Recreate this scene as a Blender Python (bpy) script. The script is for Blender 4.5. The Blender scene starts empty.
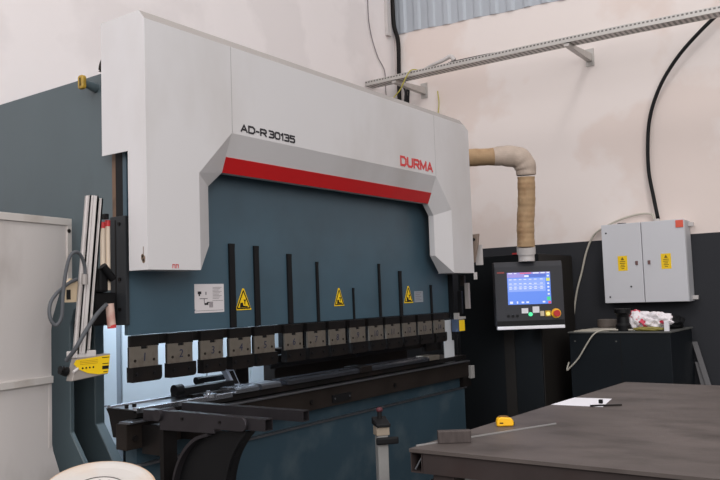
import bpy, bmesh, math, random
from mathutils import Vector, Matrix
random.seed(7)
SC = bpy.context.scene
COL = SC.collection

# ------------------------------------------------------------------ materials
def mat(name, col, rough=0.5, metal=0.0, var=0.06, scale=3.0, bump=0.0, bscale=40.0, dirt=None, dirt_amt=0.0,
        dscale=1.2, stretch=(1, 1, 1), emit=0.0):
    m = bpy.data.materials.new(name); m.use_nodes = True
    nt = m.node_tree; N = nt.nodes; L = nt.links
    b = N['Principled BSDF']
    b.inputs['Roughness'].default_value = rough
    b.inputs['Metallic'].default_value = metal
    b.inputs['Specular IOR Level'].default_value = 0.5 if max(col) > 0.12 else 0.22
    tc = N.new('ShaderNodeTexCoord')
    mp = N.new('ShaderNodeMapping'); mp.inputs['Scale'].default_value = stretch
    L.new(tc.outputs['Object'], mp.inputs['Vector'])
    nz = N.new('ShaderNodeTexNoise'); nz.inputs['Scale'].default_value = scale
    nz.inputs['Detail'].default_value = 6
    L.new(mp.outputs[0], nz.inputs['Vector'])
    rp = N.new('ShaderNodeValToRGB')
    rp.color_ramp.elements[0].position = 0.3; rp.color_ramp.elements[1].position = 0.7
    lo = [max(0, c * (1 - var)) for c in col]; hi = [min(1, c * (1 + var)) for c in col]
    rp.color_ramp.elements[0].color = (*lo, 1); rp.color_ramp.elements[1].color = (*hi, 1)
    L.new(nz.outputs['Fac'], rp.inputs['Fac'])
    out = rp.outputs['Color']
    if dirt:
        n2 = N.new('ShaderNodeTexNoise'); n2.inputs['Scale'].default_value = dscale; n2.inputs['Detail'].default_value = 8
        L.new(mp.outputs[0], n2.inputs['Vector'])
        r2 = N.new('ShaderNodeValToRGB')
        r2.color_ramp.elements[0].position = 0.5; r2.color_ramp.elements[1].position = 0.72
        r2.color_ramp.elements[0].color = (0, 0, 0, 1); r2.color_ramp.elements[1].color = (dirt_amt,) * 3 + (1,)
        L.new(n2.outputs['Fac'], r2.inputs['Fac'])
        mx = N.new('ShaderNodeMixRGB'); mx.inputs['Color2'].default_value = (*dirt, 1)
        L.new(r2.outputs['Color'], mx.inputs['Fac']); L.new(out, mx.inputs['Color1'])
        out = mx.outputs['Color']
    L.new(out, b.inputs['Base Color'])
    if bump:
        n3 = N.new('ShaderNodeTexNoise'); n3.inputs['Scale'].default_value = bscale
        L.new(tc.outputs['Object'], n3.inputs['Vector'])
        bp = N.new('ShaderNodeBump'); bp.inputs['Strength'].default_value = bump; bp.inputs['Distance'].default_value = 0.01
        L.new(n3.outputs['Fac'], bp.inputs['Height']); L.new(bp.outputs[0], b.inputs['Normal'])
    if emit:
        L.new(out, b.inputs['Emission Color']); b.inputs['Emission Strength'].default_value = emit
    return m

def s(r, g, b):            # sRGB 0-255 -> linear
    def f(c):
        c /= 255
        return c / 12.92 if c <= 0.04045 else ((c + 0.055) / 1.055) ** 2.4
    return (f(r), f(g), f(b))

M = {}
M['cover'] = mat('white_powder_coat', s(208, 205, 206), 0.45, var=0.015, scale=1.5, dirt=s(165, 155, 145), dirt_amt=0.25, dscale=2.2, stretch=(1, 1, .5))
M['red'] = mat('red_paint', s(196, 24, 28), 0.4, var=0.05)
M['teal'] = mat('teal_machine_paint', s(80, 93, 98), 0.42, var=0.09, scale=1.6, dirt=s(58, 62, 62), dirt_amt=0.5, dscale=2.0, stretch=(1, 1, .6))
M['ram'] = mat('teal_ram_paint', s(64, 88, 102), 0.4, var=0.08, scale=1.8, dirt=s(52, 66, 74), dirt_amt=0.55, dscale=1.5)
M['bedteal'] = mat('teal_bed_paint', s(48, 66, 77), 0.45, var=0.1, scale=1.6, dirt=s(96, 106, 110), dirt_amt=0.3, dscale=5.0)
M['black'] = mat('black_painted_steel', s(17, 17, 19), 0.5, var=0.2)
M['rubber'] = mat('black_rubber', s(20, 20, 22), 0.6, var=0.1)
M['oily'] = mat('oily_dark_steel', s(28, 26, 26), 0.42, metal=0.4, var=0.3, scale=5, dirt=s(46, 36, 31), dirt_amt=0.5, dscale=4)
M['brown'] = mat('oiled_brown_steel', s(42, 36, 33), 0.5, metal=0.3, var=0.3, scale=5, dirt=s(40, 34, 32), dirt_amt=0.7, dscale=5)
M['armsteel'] = mat('grey_brown_tube_steel', s(56, 53, 56), 0.42, metal=0.5, var=0.15, scale=7)
M['plate'] = mat('worn_zinc_plate', s(122, 115, 106), 0.42, metal=0.5, var=0.12, scale=18, dirt=s(84, 74, 66), dirt_amt=0.7, dscale=16)
M['dieteel'] = mat('die_steel', s(112, 114, 122), 0.24, metal=0.9, var=0.1, scale=9)
M['bright'] = mat('ground_bright_steel', s(190, 194, 202), 0.22, metal=0.95, var=0.06, scale=9)
M['grind'] = mat('dull_machined_steel', s(112, 113, 118), 0.32, metal=0.8, var=0.1, scale=9)
M['alu'] = mat('anodised_aluminium', s(214, 208, 206), 0.42, metal=0.1, var=0.04)
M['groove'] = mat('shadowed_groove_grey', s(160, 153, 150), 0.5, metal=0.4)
M['greyhose'] = mat('grey_hose', s(82, 84, 88), 0.5)
M['yellow'] = mat('yellow_sticker', s(246, 204, 16), 0.45, var=0.03)
M['stickwhite'] = mat('white_sticker', s(216, 210, 212), 0.5, var=0.02)
M['stickgrey'] = mat('grey_sticker', s(140, 146, 154), 0.5, var=0.05)
M['ink'] = mat('black_ink', s(26, 24, 24), 0.6)
M['inkgrey'] = mat('faded_grey_ink', s(120, 112, 116), 0.6)
M['inkred'] = mat('red_lettering', s(206, 58, 60), 0.5)
M['inkblue'] = mat('marker_ink', s(44, 48, 70), 0.6)
M['inkdark'] = mat('dark_lettering', s(44, 42, 46), 0.5)
M['seam'] = mat('panel_gap_grey', s(166, 162, 162), 0.6)
M['guard'] = mat('mottled_white_sheet', s(206, 199, 196), 0.5, var=0.03, scale=1.2, dirt=s(134, 122, 115), dirt_amt=0.75, dscale=2.2, stretch=(1, 1, .45))  # mottle paints soft bright patches of reflected white into the sheet
M['guardframe'] = mat('dirty_white_frame', s(204, 197, 192), 0.5, var=0.05, dirt=s(140, 116, 96), dirt_amt=0.55, dscale=5)
M['rear'] = mat('white_rear_panel', s(212, 218, 224), 0.5, var=0.02)
M['tan'] = mat('brown_wrapping_paper', s(172, 142, 108), 0.75, var=0.14, scale=7, bump=0.5, bscale=14, dirt=s(140, 104, 72), dirt_amt=0.6, dscale=9)
M['tape'] = mat('dusty_pale_tape', s(186, 168, 154), 0.6, var=0.14, scale=8, bump=0.4, bscale=16)
M['palegrey'] = mat('pale_grey_plastic', s(196, 190, 188), 0.5, var=0.04)
M['hmi'] = mat('anthracite_housing', s(60, 60, 64), 0.5, var=0.05)
M['hmidark'] = mat('black_housing_strip', s(20, 20, 22), 0.5)
M['cab'] = mat('near_black_cabinet', s(20, 23, 26), 0.55, var=0.12, scale=2)
M['cabside'] = mat('brown_grey_cabinet_side', s(40, 37, 35), 0.55, var=0.08, scale=3)  # the side's different lighting is painted in as a lighter, browner tone
M['store'] = mat('dark_blue_grey_cabinet', s(20, 25, 30), 0.5, var=0.1, scale=3)
M['storetop'] = mat('dusty_cabinet_top', s(96, 96, 94), 0.6, var=0.15, scale=6)
M['box'] = mat('light_grey_enclosure', s(204, 204, 209), 0.45, var=0.015)
M['boxside'] = mat('enclosure_side_grey', s(186, 186, 190), 0.5, var=0.03)
M['orange'] = mat('orange_red_plastic', s(222, 92, 70), 0.5)
M['tablesteel'] = mat('worn_sheet_steel', s(90, 82, 79), 0.5, metal=0.15, var=0.24, scale=2.6, dirt=s(56, 50, 47), dirt_amt=0.8, dscale=3.4, stretch=(1.6, .8, 1), bump=.05)
M['tablebeam'] = mat('rusty_brown_beam', s(62, 54, 53), 0.5, metal=0.2, var=0.14, scale=6, dirt=s(60, 44, 40), dirt_amt=0.6, dscale=5)
M['block'] = mat('weathered_steel_block', s(78, 70, 68), 0.5, metal=0.2, var=0.2, scale=14, stretch=(1, 6, 1))
M['tapeyellow'] = mat('yellow_plastic', s(250, 188, 20), 0.4, var=0.03)
M['paper'] = mat('white_paper', s(236, 234, 240), 0.6, var=0.01)
M['drum'] = mat('ivory_plastic', s(192, 186, 181), 0.42, var=0.04, scale=5, dirt=s(196, 158, 120), dirt_amt=0.5, dscale=5)
M['bag'] = mat('white_plastic_bag', s(232, 226, 230), 0.38, var=0.03)
M['bagred'] = mat('bag_red_print', s(206, 62, 86), 0.45)
M['olive'] = mat('olive_packet', s(140, 130, 60), 0.5, var=0.2, scale=12)
M['cord'] = mat('cream_cable', s(190, 184, 172), 0.5)
M['yellowcord'] = mat('yellow_green_wire', s(186, 176, 72), 0.5)
M['galv'] = mat('galvanised_steel', s(186, 182, 178), 0.42, metal=0.35, var=0.06, scale=14)
M['greyblue'] = mat('corrugated_grey_blue', s(176, 182, 190), 0.42, metal=0.1, var=0.04, stretch=(1, 3, .3))
M['grime'] = mat('brown_grime', s(128, 108, 92), 0.8)
M['screenlight'] = None

def emis(name, col, st):
    m = bpy.data.materials.new(name); m.use_nodes = True
    b = m.node_tree.nodes['Principled BSDF']
    b.inputs['Base Color'].default_value = (0.02, 0.02, 0.02, 1); b.inputs['Roughness'].default_value = 0.3
    b.inputs['Emission Color'].default_value = (*col, 1); b.inputs['Emission Strength'].default_value = st
    return m
M['scr_blue'] = emis('screen_blue', s(92, 138, 240), 1.0)
M['scr_pale'] = emis('screen_pale_blue', s(138, 168, 246), 1.0)
M['scr_dark'] = emis('screen_deep_blue', s(70, 104, 205), 1.0)
M['scr_white'] = emis('screen_white', s(230, 236, 255), 1.0)
M['scr_violet'] = emis('screen_violet', s(150, 140, 220), 1.0)
M['scr_green'] = emis('screen_green', s(60, 214, 130), 1.0)
M['scr_yellow'] = emis('screen_yellow', s(214, 220, 90), 1.0)
M['scr_red'] = emis('screen_red', s(230, 70, 96), 1.0)
M['led_green'] = emis('lit_green_button', s(80, 250, 170), 1.1)
M['led_yellow'] = emis('lit_yellow_button', s(250, 232, 120), 1.1)
M['barlight'] = mat('brushed_aluminium_handle', s(236, 234, 240), 0.35, metal=0.3, var=0.02)

# perforated tray: slot pattern of the sheet itself
def perforated():
    """slots punched in a row along the side flange and across the floor of the tray (uv: metres along, zone)"""
    m = mat('perforated_galvanised', s(190, 186, 182), 0.42, metal=0.35, var=0.05)
    nt = m.node_tree; N = nt.nodes; L = nt.links; b = N['Principled BSDF']
    src = b.inputs['Base Color'].links[0].from_socket
    tc = N.new('ShaderNodeTexCoord'); sep = N.new('ShaderNodeSeparateXYZ'); L.new(tc.outputs['UV'], sep.inputs[0])
    def m_(op, a, v):
        n = N.new('ShaderNodeMath'); n.operation = op; L.new(a, n.inputs[0])
        if hasattr(v, 'links'): L.new(v, n.inputs[1])
        else: n.inputs[1].default_value = v
        return n.outputs[0]
    U, V = sep.outputs['X'], sep.outputs['Y']
    f1 = N.new('ShaderNodeMath'); f1.operation = 'FRACT'; L.new(m_('MULTIPLY', U, 28.0), f1.inputs[0])
    f2 = N.new('ShaderNodeMath'); f2.operation = 'FRACT'; L.new(m_('MULTIPLY', U, 22.0), f2.inputs[0])
    side = m_('MULTIPLY', m_('GREATER_THAN', f1.outputs[0], 0.45), m_('MULTIPLY', m_('GREATER_THAN', V, 0.55), m_('LESS_THAN', V, 0.85)))
    flo = m_('MULTIPLY', m_('GREATER_THAN', f2.outputs[0], 0.5), m_('MULTIPLY', m_('GREATER_THAN', V, 2.1), m_('LESS_THAN', V, 2.9)))
    slot = m_('ADD', m_('MULTIPLY', side, 0.85), m_('MULTIPLY', flo, 0.75))
    mx = N.new('ShaderNodeMixRGB'); mx.inputs['Color2'].default_value = (*s(70, 66, 64), 1)
    L.new(slot, mx.inputs['Fac']); L.new(src, mx.inputs['Color1']); L.new(mx.outputs[0], b.inputs['Base Color'])
    return m
M['perf'] = perforated()

def wallmat(name, upper, lower, zline, patch):
    m = mat(name, upper, 0.85, var=0.02, scale=0.9, bump=0.12, bscale=9)
    nt = m.node_tree; N = nt.nodes; L = nt.links; b = N['Principled BSDF']
    b.inputs['Specular IOR Level'].default_value = 0.2
    src = b.inputs['Base Color'].links[0].from_socket
    tc = N.new('ShaderNodeTexCoord'); sep = N.new('ShaderNodeSeparateXYZ'); L.new(tc.outputs['Object'], sep.inputs[0])
    nz = N.new('ShaderNodeTexNoise'); nz.inputs['Scale'].default_value = 0.9; nz.inputs['Detail'].default_value = 5
    L.new(tc.outputs['Object'], nz.inputs['Vector'])
    # beige patches with ragged edges
    r = N.new('ShaderNodeValToRGB'); r.color_ramp.elements[0].position = 0.5; r.color_ramp.elements[1].position = 0.56
    L.new(nz.outputs['Fac'], r.inputs['Fac'])
    mu = N.new('ShaderNodeMath'); mu.operation = 'MULTIPLY'; mu.inputs[1].default_value = patch[3]; L.new(r.outputs['Color'], mu.inputs[0])
    m1 = N.new('ShaderNodeMixRGB'); m1.inputs['Color2'].default_value = (*patch[:3], 1)
    L.new(mu.outputs[0], m1.inputs['Fac']); L.new(src, m1.inputs['Color1'])
    ls = N.new('ShaderNodeMath'); ls.operation = 'LESS_THAN'; ls.inputs[1].default_value = zline
    L.new(sep.outputs['Z'], ls.inputs[0])
    m2 = N.new('ShaderNodeMixRGB'); m2.inputs['Color2'].default_value = (*lower, 1)
    L.new(ls.outputs[0], m2.inputs['Fac']); L.new(m1.outputs[0], m2.inputs['Color1'])
    L.new(m2.outputs[0], b.inputs['Base Color'])
    return m
M['wall_r'] = wallmat('plaster_with_dark_dado', s(236, 226, 222), s(52, 53, 57), 1.846, (*s(222, 202, 192), 0.45))
M['wall_b'] = wallmat('plaster_back', s(236, 228, 227), s(52, 53, 57), 1.846, (*s(220, 212, 211), 0.5))
M['floor'] = mat('grey_concrete', s(96, 94, 92), 0.7, var=0.15, scale=2, dirt=s(60, 58, 56), dirt_amt=0.5)

# ------------------------------------------------------------------ geometry helpers
def empty(name, label, cat, loc=(0, 0, 0), group=None):
    o = bpy.data.objects.new(name, None); COL.objects.link(o); o.location = loc
    o.empty_display_size = 0.1
    o['label'] = label; o['category'] = cat
    if group: o['group'] = group
    return o
def tag(o, label, cat, group=None, kind=None):
    if label: o['label'] = label
    if cat: o['category'] = cat
    if group: o['group'] = group
    if kind: o['kind'] = kind
    return o
def wloc(p):
    v = Vector((0, 0, 0))
    while p: v += p.location; p = p.parent
    return v
def obj(name, bm, m, parent=None, smooth=False, origin=None, label=None):
    """link bm (in world coordinates) as one mesh, its origin at origin (or bbox centre)"""
    bmesh.ops.recalc_face_normals(bm, faces=bm.faces)
    if origin is None:
        vs = [v.co for v in bm.verts]
        origin = Vector([(min(v[i] for v in vs) + max(v[i] for v in vs)) / 2 for i in range(3)])
    else: origin = Vector(origin)
    for v in bm.verts: v.co -= origin
    me = bpy.data.meshes.new(name); bm.to_mesh(me); bm.free()
    ms = m if isinstance(m, (list, tuple)) else [m]
    for x in ms: me.materials.append(x)
    if smooth:
        for p in me.polygons: p.use_smooth = True
    o = bpy.data.objects.new(name, me); COL.objects.link(o)
    if parent:
        o.parent = parent; o.location = origin - wloc(parent)
    else: o.location = origin
    if label: o['label'] = label
    return o

def box(x0, x1, y0, y1, z0, z1, bev=0.0, bm=None, mi=0):
    bm = bm or bmesh.new()
    nv = [bm.verts.new((x, y, z)) for x in (x0, x1) for y in (y0, y1) for z in (z0, z1)]
    fs = []
    for q in ((0, 1, 3, 2), (4, 6, 7, 5), (0, 4, 5, 1), (2, 3, 7, 6), (0, 2, 6, 4), (1, 5, 7, 3)):
        f = bm.faces.new([nv[i] for i in q]); f.material_index = mi; fs.append(f)
    if bev:
        es = list({e for f in fs for e in f.edges})
        bmesh.ops.bevel(bm, geom=es, offset=bev, segments=2, affect='EDGES', profile=0.6)
    return bm

def prism(pts, axis, a, b, bev=0.0, bm=None, mi=0):
    """polygon pts (2-D in the two other axes, in x,y,z order) extruded along axis from a to b"""
    bm = bm or bmesh.new()
    def v3(p, t):
        return {0: (t, p[0], p[1]), 1: (p[0], t, p[1]), 2: (p[0], p[1], t)}[axis]
    A = [bm.verts.new(v3(p, a)) for p in pts]; B = [bm.verts.new(v3(p, b)) for p in pts]
    fs = [bm.faces.new(A), bm.faces.new(B[::-1])]
    n = len(pts)
    for i in range(n): fs.append(bm.faces.new((A[i], B[i], B[(i + 1) % n], A[(i + 1) % n])))
    for f in fs: f.material_index = mi
    if bev:
        bmesh.ops.recalc_face_normals(bm, faces=fs)
        es = list({e for f in fs for e in f.edges})
        bmesh.ops.bevel(bm, geom=es, offset=bev, segments=1, affect='EDGES')
    return bm

def frame_of(d):
    d = d.normalized(); up = Vector((0, 0, 1)) if abs(d.z) < 0.95 else Vector((1, 0, 0))
    a = d.cross(up).normalized(); return a, a.cross(d).normalized()

def cyl(p, q, r, r2=None, seg=24, bm=None):
    bm = bm or bmesh.new(); p = Vector(p); q = Vector(q); r2 = r if r2 is None else r2
    a, b = frame_of(q - p)
    A = []; B = []
    for i in range(seg):
        t = 2 * math.pi * i / seg; o = a * math.cos(t) + b * math.sin(t)
        A.append(bm.verts.new(p + o * r)); B.append(bm.verts.new(q + o * r2))
    bm.faces.new(A); bm.faces.new(B[::-1])
    for i in range(seg): bm.faces.new((A[i], B[i], B[(i + 1) % seg], A[(i + 1) % seg]))
    return bm

def spline(pts, n=10):
    P = [Vector(p) for p in pts]; out = []
    Q = [P[0] * 2 - P[1]] + P + [P[-1] * 2 - P[-2]]
    for i in range(1, len(Q) - 2):
        p0, p1, p2, p3 = Q[i - 1:i + 3]
        for k in range(n):
            t = k / n
            out.append(0.5 * ((2 * p1) + (p2 - p0) * t + (2 * p0 - 5 * p1 + 4 * p2 - p3) * t * t + (3 * p1 - p0 - 3 * p2 + p3) * t ** 3))
    out.append(P[-1]); return out

def tube(pts, r, seg=10, n=10, bm=None, smooth=True):
    """tube along a smooth path; r a number or a function of 0..1"""
    bm = bm or bmesh.new(); path = spline(pts, n) if smooth else [Vector(p) for p in pts]
    rings = []; a = None
    for i, p in enumerate(path):
        d = (path[min(i + 1, len(path) - 1)] - path[max(i - 1, 0)]).normalized()
        if a is None: a, b = frame_of(d)
        else:
            a = (a - d * a.dot(d)).normalized(); b = d.cross(a)
        rr = r(i / (len(path) - 1)) if callable(r) else r
        rings.append([bm.verts.new(p + (a * math.cos(2 * math.pi * k / seg) + b * math.sin(2 * math.pi * k / seg)) * rr) for k in range(seg)])
    for i in range(len(rings) - 1):
        for k in range(seg):
            bm.faces.new((rings[i][k], rings[i][(k + 1) % seg], rings[i + 1][(k + 1) % seg], rings[i + 1][k]))
    bm.faces.new(rings[0][::-1]); bm.faces.new(rings[-1])
    return bm

def lathe(prof, c, seg=64, bm=None):
    """prof: list of (radius, z) ; c: centre x,y"""
    bm = bm or bmesh.new(); rings = []
    for (r, z) in prof:
        if r < 1e-6: rings.append([bm.verts.new((c[0], c[1], z))])
        else: rings.append([bm.verts.new((c[0] + r * math.cos(2 * math.pi * k / seg), c[1] + r * math.sin(2 * math.pi * k / seg), z)) for k in range(seg)])
    for A, B in zip(rings, rings[1:]):
        for k in range(seg):
            k2 = (k + 1) % seg
            if len(A) == 1 and len(B) == 1: continue
            if len(A) == 1: bm.faces.new((A[0], B[k], B[k2]))
            elif len(B) == 1: bm.faces.new((A[k], B[0], A[k2]))
            else: bm.faces.new((A[k], B[k], B[k2], A[k2]))
    return bm

def text_bm(body, height, xs=1.0, bold=0.0, extr=0.0012, spacing=1.0):
    """letters in the XZ plane facing -Y, baseline at z=0, starting at x=0; returned width too"""
    cu = bpy.data.curves.new('t', 'FONT'); cu.body = body; cu.size = 1.0; cu.extrude = 0.0; cu.offset = bold
    cu.space_character = spacing; cu.resolution_u = 3
    o = bpy.data.objects.new('t', cu); COL.objects.link(o)
    dg = bpy.context.evaluated_depsgraph_get()
    me = bpy.data.meshes.new_from_object(o.evaluated_get(dg))
    bm = bmesh.new(); bm.from_mesh(me)
    bpy.data.objects.remove(o); bpy.data.curves.remove(cu); bpy.data.meshes.remove(me)
    ys = [v.co.y for v in bm.verts]; x_ = [v.co.x for v in bm.verts]
    k = height / (max(ys) - min(ys)); x0 = min(x_); y0 = min(ys); w = (max(x_) - x0) * k * xs
    for v in bm.verts: v.co = Vector(((v.co.x - x0) * k * xs, 0, (v.co.y - y0) * k))
    r = bmesh.ops.extrude_face_region(bm, geom=bm.faces[:])
    for e in r['geom']:
        if isinstance(e, bmesh.types.BMVert): e.co.y -= extr
    return bm, w

def xf(bm, mtx):
    bmesh.ops.transform(bm, matrix=mtx, verts=bm.verts); return bm
def copy_tree(o, parent=None):
    c = o.copy(); COL.objects.link(c)
    if parent: c.parent = parent
    for ch in list(o.children): copy_tree(ch, c)
    return c

GLYPH = {
 'A': (1.0, [[(0, 0), (.5, 1), (1, 0)], [(.2, .3), (.8, .3)]]), 'D': (1.0, [[(0, 0), (0, 1), (.7, 1), (1, .75), (1, .25), (.7, 0), (0, 0)]]),
 '-': (.45, [[(0, .45), (1, .45)]]), 'R': (1.0, [[(0, 0), (0, 1), (.8, 1), (1, .88), (1, .58), (.8, .46), (0, .46)], [(.5, .46), (1, 0)]]),
 '3': (.85, [[(0, 1), (.8, 1), (1, .88), (1, .63), (.85, .52), (.3, .52)], [(.85, .52), (1, .4), (1, .12), (.8, 0), (0, 0)]]),
 '0': (.9, [[(.2, 0), (0, .2), (0, .8), (.2, 1), (.8, 1), (1, .8), (1, .2), (.8, 0), (.2, 0)]]), '1': (.35, [[(0, .78), (.8, 1), (.8, 0)]]),
 '5': (.85, [[(1, 1), (0, 1), (0, .56), (.8, .58), (1, .45), (1, .12), (.8, 0), (0, 0)]]), 'U': (.95, [[(0, 1), (0, .2), (.2, 0), (.8, 0), (1, .2), (1, 1)]]),
 'M': (1.15, [[(0, 0), (0, 1), (.5, .15), (1, 1), (1, 0)]]), ' ': (.25, [])}
def lettering(name, body, x0, x1, y, z0, z1, th, m, parent, gap=.32):
    """block letters made of straight strokes, on a plane y facing -Y"""
    tot = sum(GLYPH[c][0] for c in body) + gap * (len(body) - 1); k = (x1 - x0 - th) / tot; h = z1 - z0 - th
    bm = bmesh.new(); x = x0 + th / 2; q = 0
    for c in body:
        w_, strokes = GLYPH[c]
        for st in strokes:
            P = [Vector((x + a * w_ * k, z0 + th / 2 + b * h)) for a, b in st]
            for a, b in zip(P, P[1:]):
                d = (b - a).normalized(); n = Vector((-d.y, d.x)) * th / 2; e = d * th * .42
                prism([tuple(a - e - n), tuple(b + e - n), tuple(b + e + n), tuple(a - e + n)], 1, y - .0012 - .00012 * (q % 7), y, bm=bm); q += 1
        x += (w_ + gap) * k
    return obj(name, bm, m, parent)

# ------------------------------------------------------------------ the room
def struct(name, bm, m): return tag(obj(name, bm, m, origin=(0, 0, 0)), None, None, kind='structure')
struct('floor', box(-4, 7.7, -4, 4.93, -0.2, 0), M['floor'])
struct('wall_back', box(-4, 7.7, 4.73, 4.93, 0, 7.2), M['wall_b'])
struct('wall_right', box(7.5, 7.7, -4, 4.73, 0, 7.2), M['wall_r'])
# corrugated sheeting above the right wall
bm = bmesh.new(); prev = None
n = 520
for i in range(n + 1):
    y = -4 + 8.72 * i / n; ph = (y / 0.19) % 1.0
    x = 7.497 - (0.014 if 0.12 < ph < 0.42 else (0.0 if ph > 0.54 else (0.014 * ph / 0.12 if ph < 0.12 else 0.014 * (0.54 - ph) / 0.12)))
    zb = 4.295 + 0.09 * max(0, (y - 2.7)) / 2.0 + 0.004 * math.sin(y * 9)
    cur = (bm.verts.new((x, y, zb)), bm.verts.new((x, y, 7.2)), bm.verts.new((x + .002, y, zb)), bm.verts.new((x + .002, y, 7.2)))
    if prev:
        bm.faces.new((prev[0], cur[0], cur[1], prev[1])); bm.faces.new((prev[2], prev[3], cur[3], cur[2]))
        bm.faces.new((prev[0], prev[2], cur[2], cur[0])); bm.faces.new((prev[1], cur[1], cur[3], prev[3]))
    prev = cur
struct('trim_1', bm, M['greyblue'])

# ------------------------------------------------------------------ the press brake
PB = empty('press_brake', 'large press brake bending machine with white top cover and dark teal ram above its bed', 'press brake', (3.88, 3.3, 0))

# cover ---------------------------------------------------------------
def build_cover():
    bm = bmesh.new(); V = {}
    def v(x, y, z):
        k = (round(x, 4), round(y, 4), round(z, 4))
        if k not in V: V[k] = bm.verts.new((x, y, z))
        return V[k]
    def F(*p): return bm.faces.new([v(*q) for q in p])
    f, d, r = 2.80, 2.88, 2.923
    XL, XR = 2.30, 5.468
    out = [(2.618, 1.535), (2.618, 2.006), (2.847, 2.237), (4.931, 2.237), (5.142, 2.006), (5.142, 1.535)]
    inn = [(2.752, 1.665), (2.752, 1.962), (2.852, 2.044), (4.932, 2.044), (5.01, 1.962), (5.01, 1.665)]
    # front: left leg, top band, right leg
    F((XL, f, 1.535), (2.618, f, 1.535), (2.618, f, 2.006), (2.847, f, 2.237), (2.847, f, 2.69), (XL, f, 2.69))
    F((2.847, f, 2.237), (4.931, f, 2.237), (4.931, f, 2.69), (2.847, f, 2.69))
    F((4.931, f, 2.237), (5.142, f, 2.006), (5.142, f, 1.535), (XR, f, 1.535), (XR, f, 2.655), (5.40, f, 2.69), (4.931, f, 2.69))
    # bevelled rim of the opening
    for i in range(5):
        a, b = out[i], out[i + 1]; c, e = inn[i], inn[i + 1]
        if i == 0: F((a[0], f, a[1]), (b[0], f, b[1]), (e[0], d, e[1]), (c[0], d, c[1]))
        elif i == 4: F((a[0], f, a[1]), (b[0], f, b[1]), (e[0], d, e[1]), (c[0], d, c[1]))
        else: F((a[0], f, a[1]), (b[0], f, b[1]), (e[0], d, e[1]), (c[0], d, c[1]))
        F((c[0], d, c[1]), (e[0], d, e[1]), (e[0], r, e[1]), (c[0], r, c[1]))
    # bottom corners
    F((2.618, f, 1.535), (2.752, d, 1.665), (2.626, d, 1.535))
    F((5.142, f, 1.535), (5.01, d, 1.665), (5.134, d, 1.535))
    F((2.626, d, 1.535), (2.752, d, 1.665), (2.752, r, 1.665), (2.626, r, 1.535))
    F((5.134, d, 1.535), (5.01, d, 1.665), (5.01, r, 1.665), (5.134, r, 1.535))
    # underside of the legs
    F((XL, f, 1.535), (2.618, f, 1.535), (2.626, d, 1.535), (2.626, 2.93, 1.535), (XL, 2.93, 1.535))
    F((XR, f, 1.535), (5.142, f, 1.535), (5.134, d, 1.535), (5.134, 2.93, 1.535), (XR, 2.93, 1.535))
    # top chamfer and top
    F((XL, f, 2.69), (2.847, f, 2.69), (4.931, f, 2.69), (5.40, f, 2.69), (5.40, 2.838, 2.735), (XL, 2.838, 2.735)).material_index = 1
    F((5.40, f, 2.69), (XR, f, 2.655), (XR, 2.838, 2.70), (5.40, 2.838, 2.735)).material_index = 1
    F((XL, 2.838, 2.735), (5.40, 2.838, 2.735), (5.40, 3.12, 2.735), (XL, 3.12, 2.735))
    F((5.40, 2.838, 2.735), (XR, 2.838, 2.70), (XR, 3.12, 2.70), (5.40, 3.12, 2.735))
    # sides
    for x, zt in ((XL, 2.735), (XR, 2.70)):
        ztf = 2.69 if x == XL else 2.655
        F((x, f, 1.535), (x, f, ztf), (x, 2.838, zt), (x, 3.12, zt), (x, 3.12, 2.09), (x, 2.93, 2.09), (x, 2.93, 1.535))
    bmesh.ops.recalc_face_normals(bm, faces=bm.faces)
    return bm
cover = obj('cover', build_cover(), [M['cover'], mat('grey_top_edge', s(160, 153, 149), .6, var=.05)], PB)  # second material: top chamfer in a darker beige-grey than the front
sd = cover.modifiers.new('thick', 'SOLIDIFY'); sd.thickness = 0.006; sd.offset = -1
# red stripe on the lower part of the sloping top rim
def lerp(a, b, t): return tuple(a[i] + (b[i] - a[i]) * t for i in range(3))
a0, a1 = (2.847, 2.80, 2.237), (2.852, 2.88, 2.044); b0, b1 = (4.931, 2.80, 2.237), (4.932, 2.88, 2.044)
q = [lerp(a0, a1, .60), lerp(a0, a1, 1.0), lerp(b0, b1, 1.0), lerp(b0, b1, .60)]
nrm = (Vector(q[1]) - Vector(q[0])).cross(Vector(q[3]) - Vector(q[0])).normalized()
if nrm.y > 0: nrm = -nrm
bm = bmesh.new()
A = [bm.verts.new(Vector(p) + nrm * 0.0005) for p in q]; B = [bm.verts.new(Vector(p) + nrm * 0.004) for p in q]
bm.faces.new(A); bm.faces.new(B[::-1])
for i in range(4): bm.faces.new((A[i], A[(i + 1) % 4], B[(i + 1) % 4], B[i]))
obj('red_stripe', bm, M['red'], cover, label='red stripe under the top edge')
obj('panel_seam', box(2.850, 2.853, 2.7985, 2.80, 2.24, 2.688), M['seam'], cover)
obj('panel_seam', box(4.9305, 4.9325, 2.799, 2.80, 2.24, 2.688), M['seam'], cover)
lettering('model_lettering', 'AD-R', 2.912, 3.112, 2.7995, 2.254, 2.296, .0092, M['inkdark'], cover)
lettering('model_lettering', '30135', 3.128, 3.347, 2.7995, 2.254, 2.297, .0092, M['inkdark'], cover)
lettering('maker_lettering', 'DURMA', 4.450, 4.887, 2.7995, 2.258, 2.330, .0160, M['inkred'], cover, gap=.36)
bm = bmesh.new()
for x in (2.442, 2.462):
    box(x, x + .003, 2.798, 2.7995, 1.542, 1.560, bm=bm); box(x, x + .015, 2.798, 2.7995, 1.558, 1.561, bm=bm); box(x + .013, x + .016, 2.798, 2.7995, 1.542, 1.560, bm=bm)
obj('red_stamp', bm, M['inkred'], cover)
bm = bmesh.new()   # dirt smear on the left side
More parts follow.
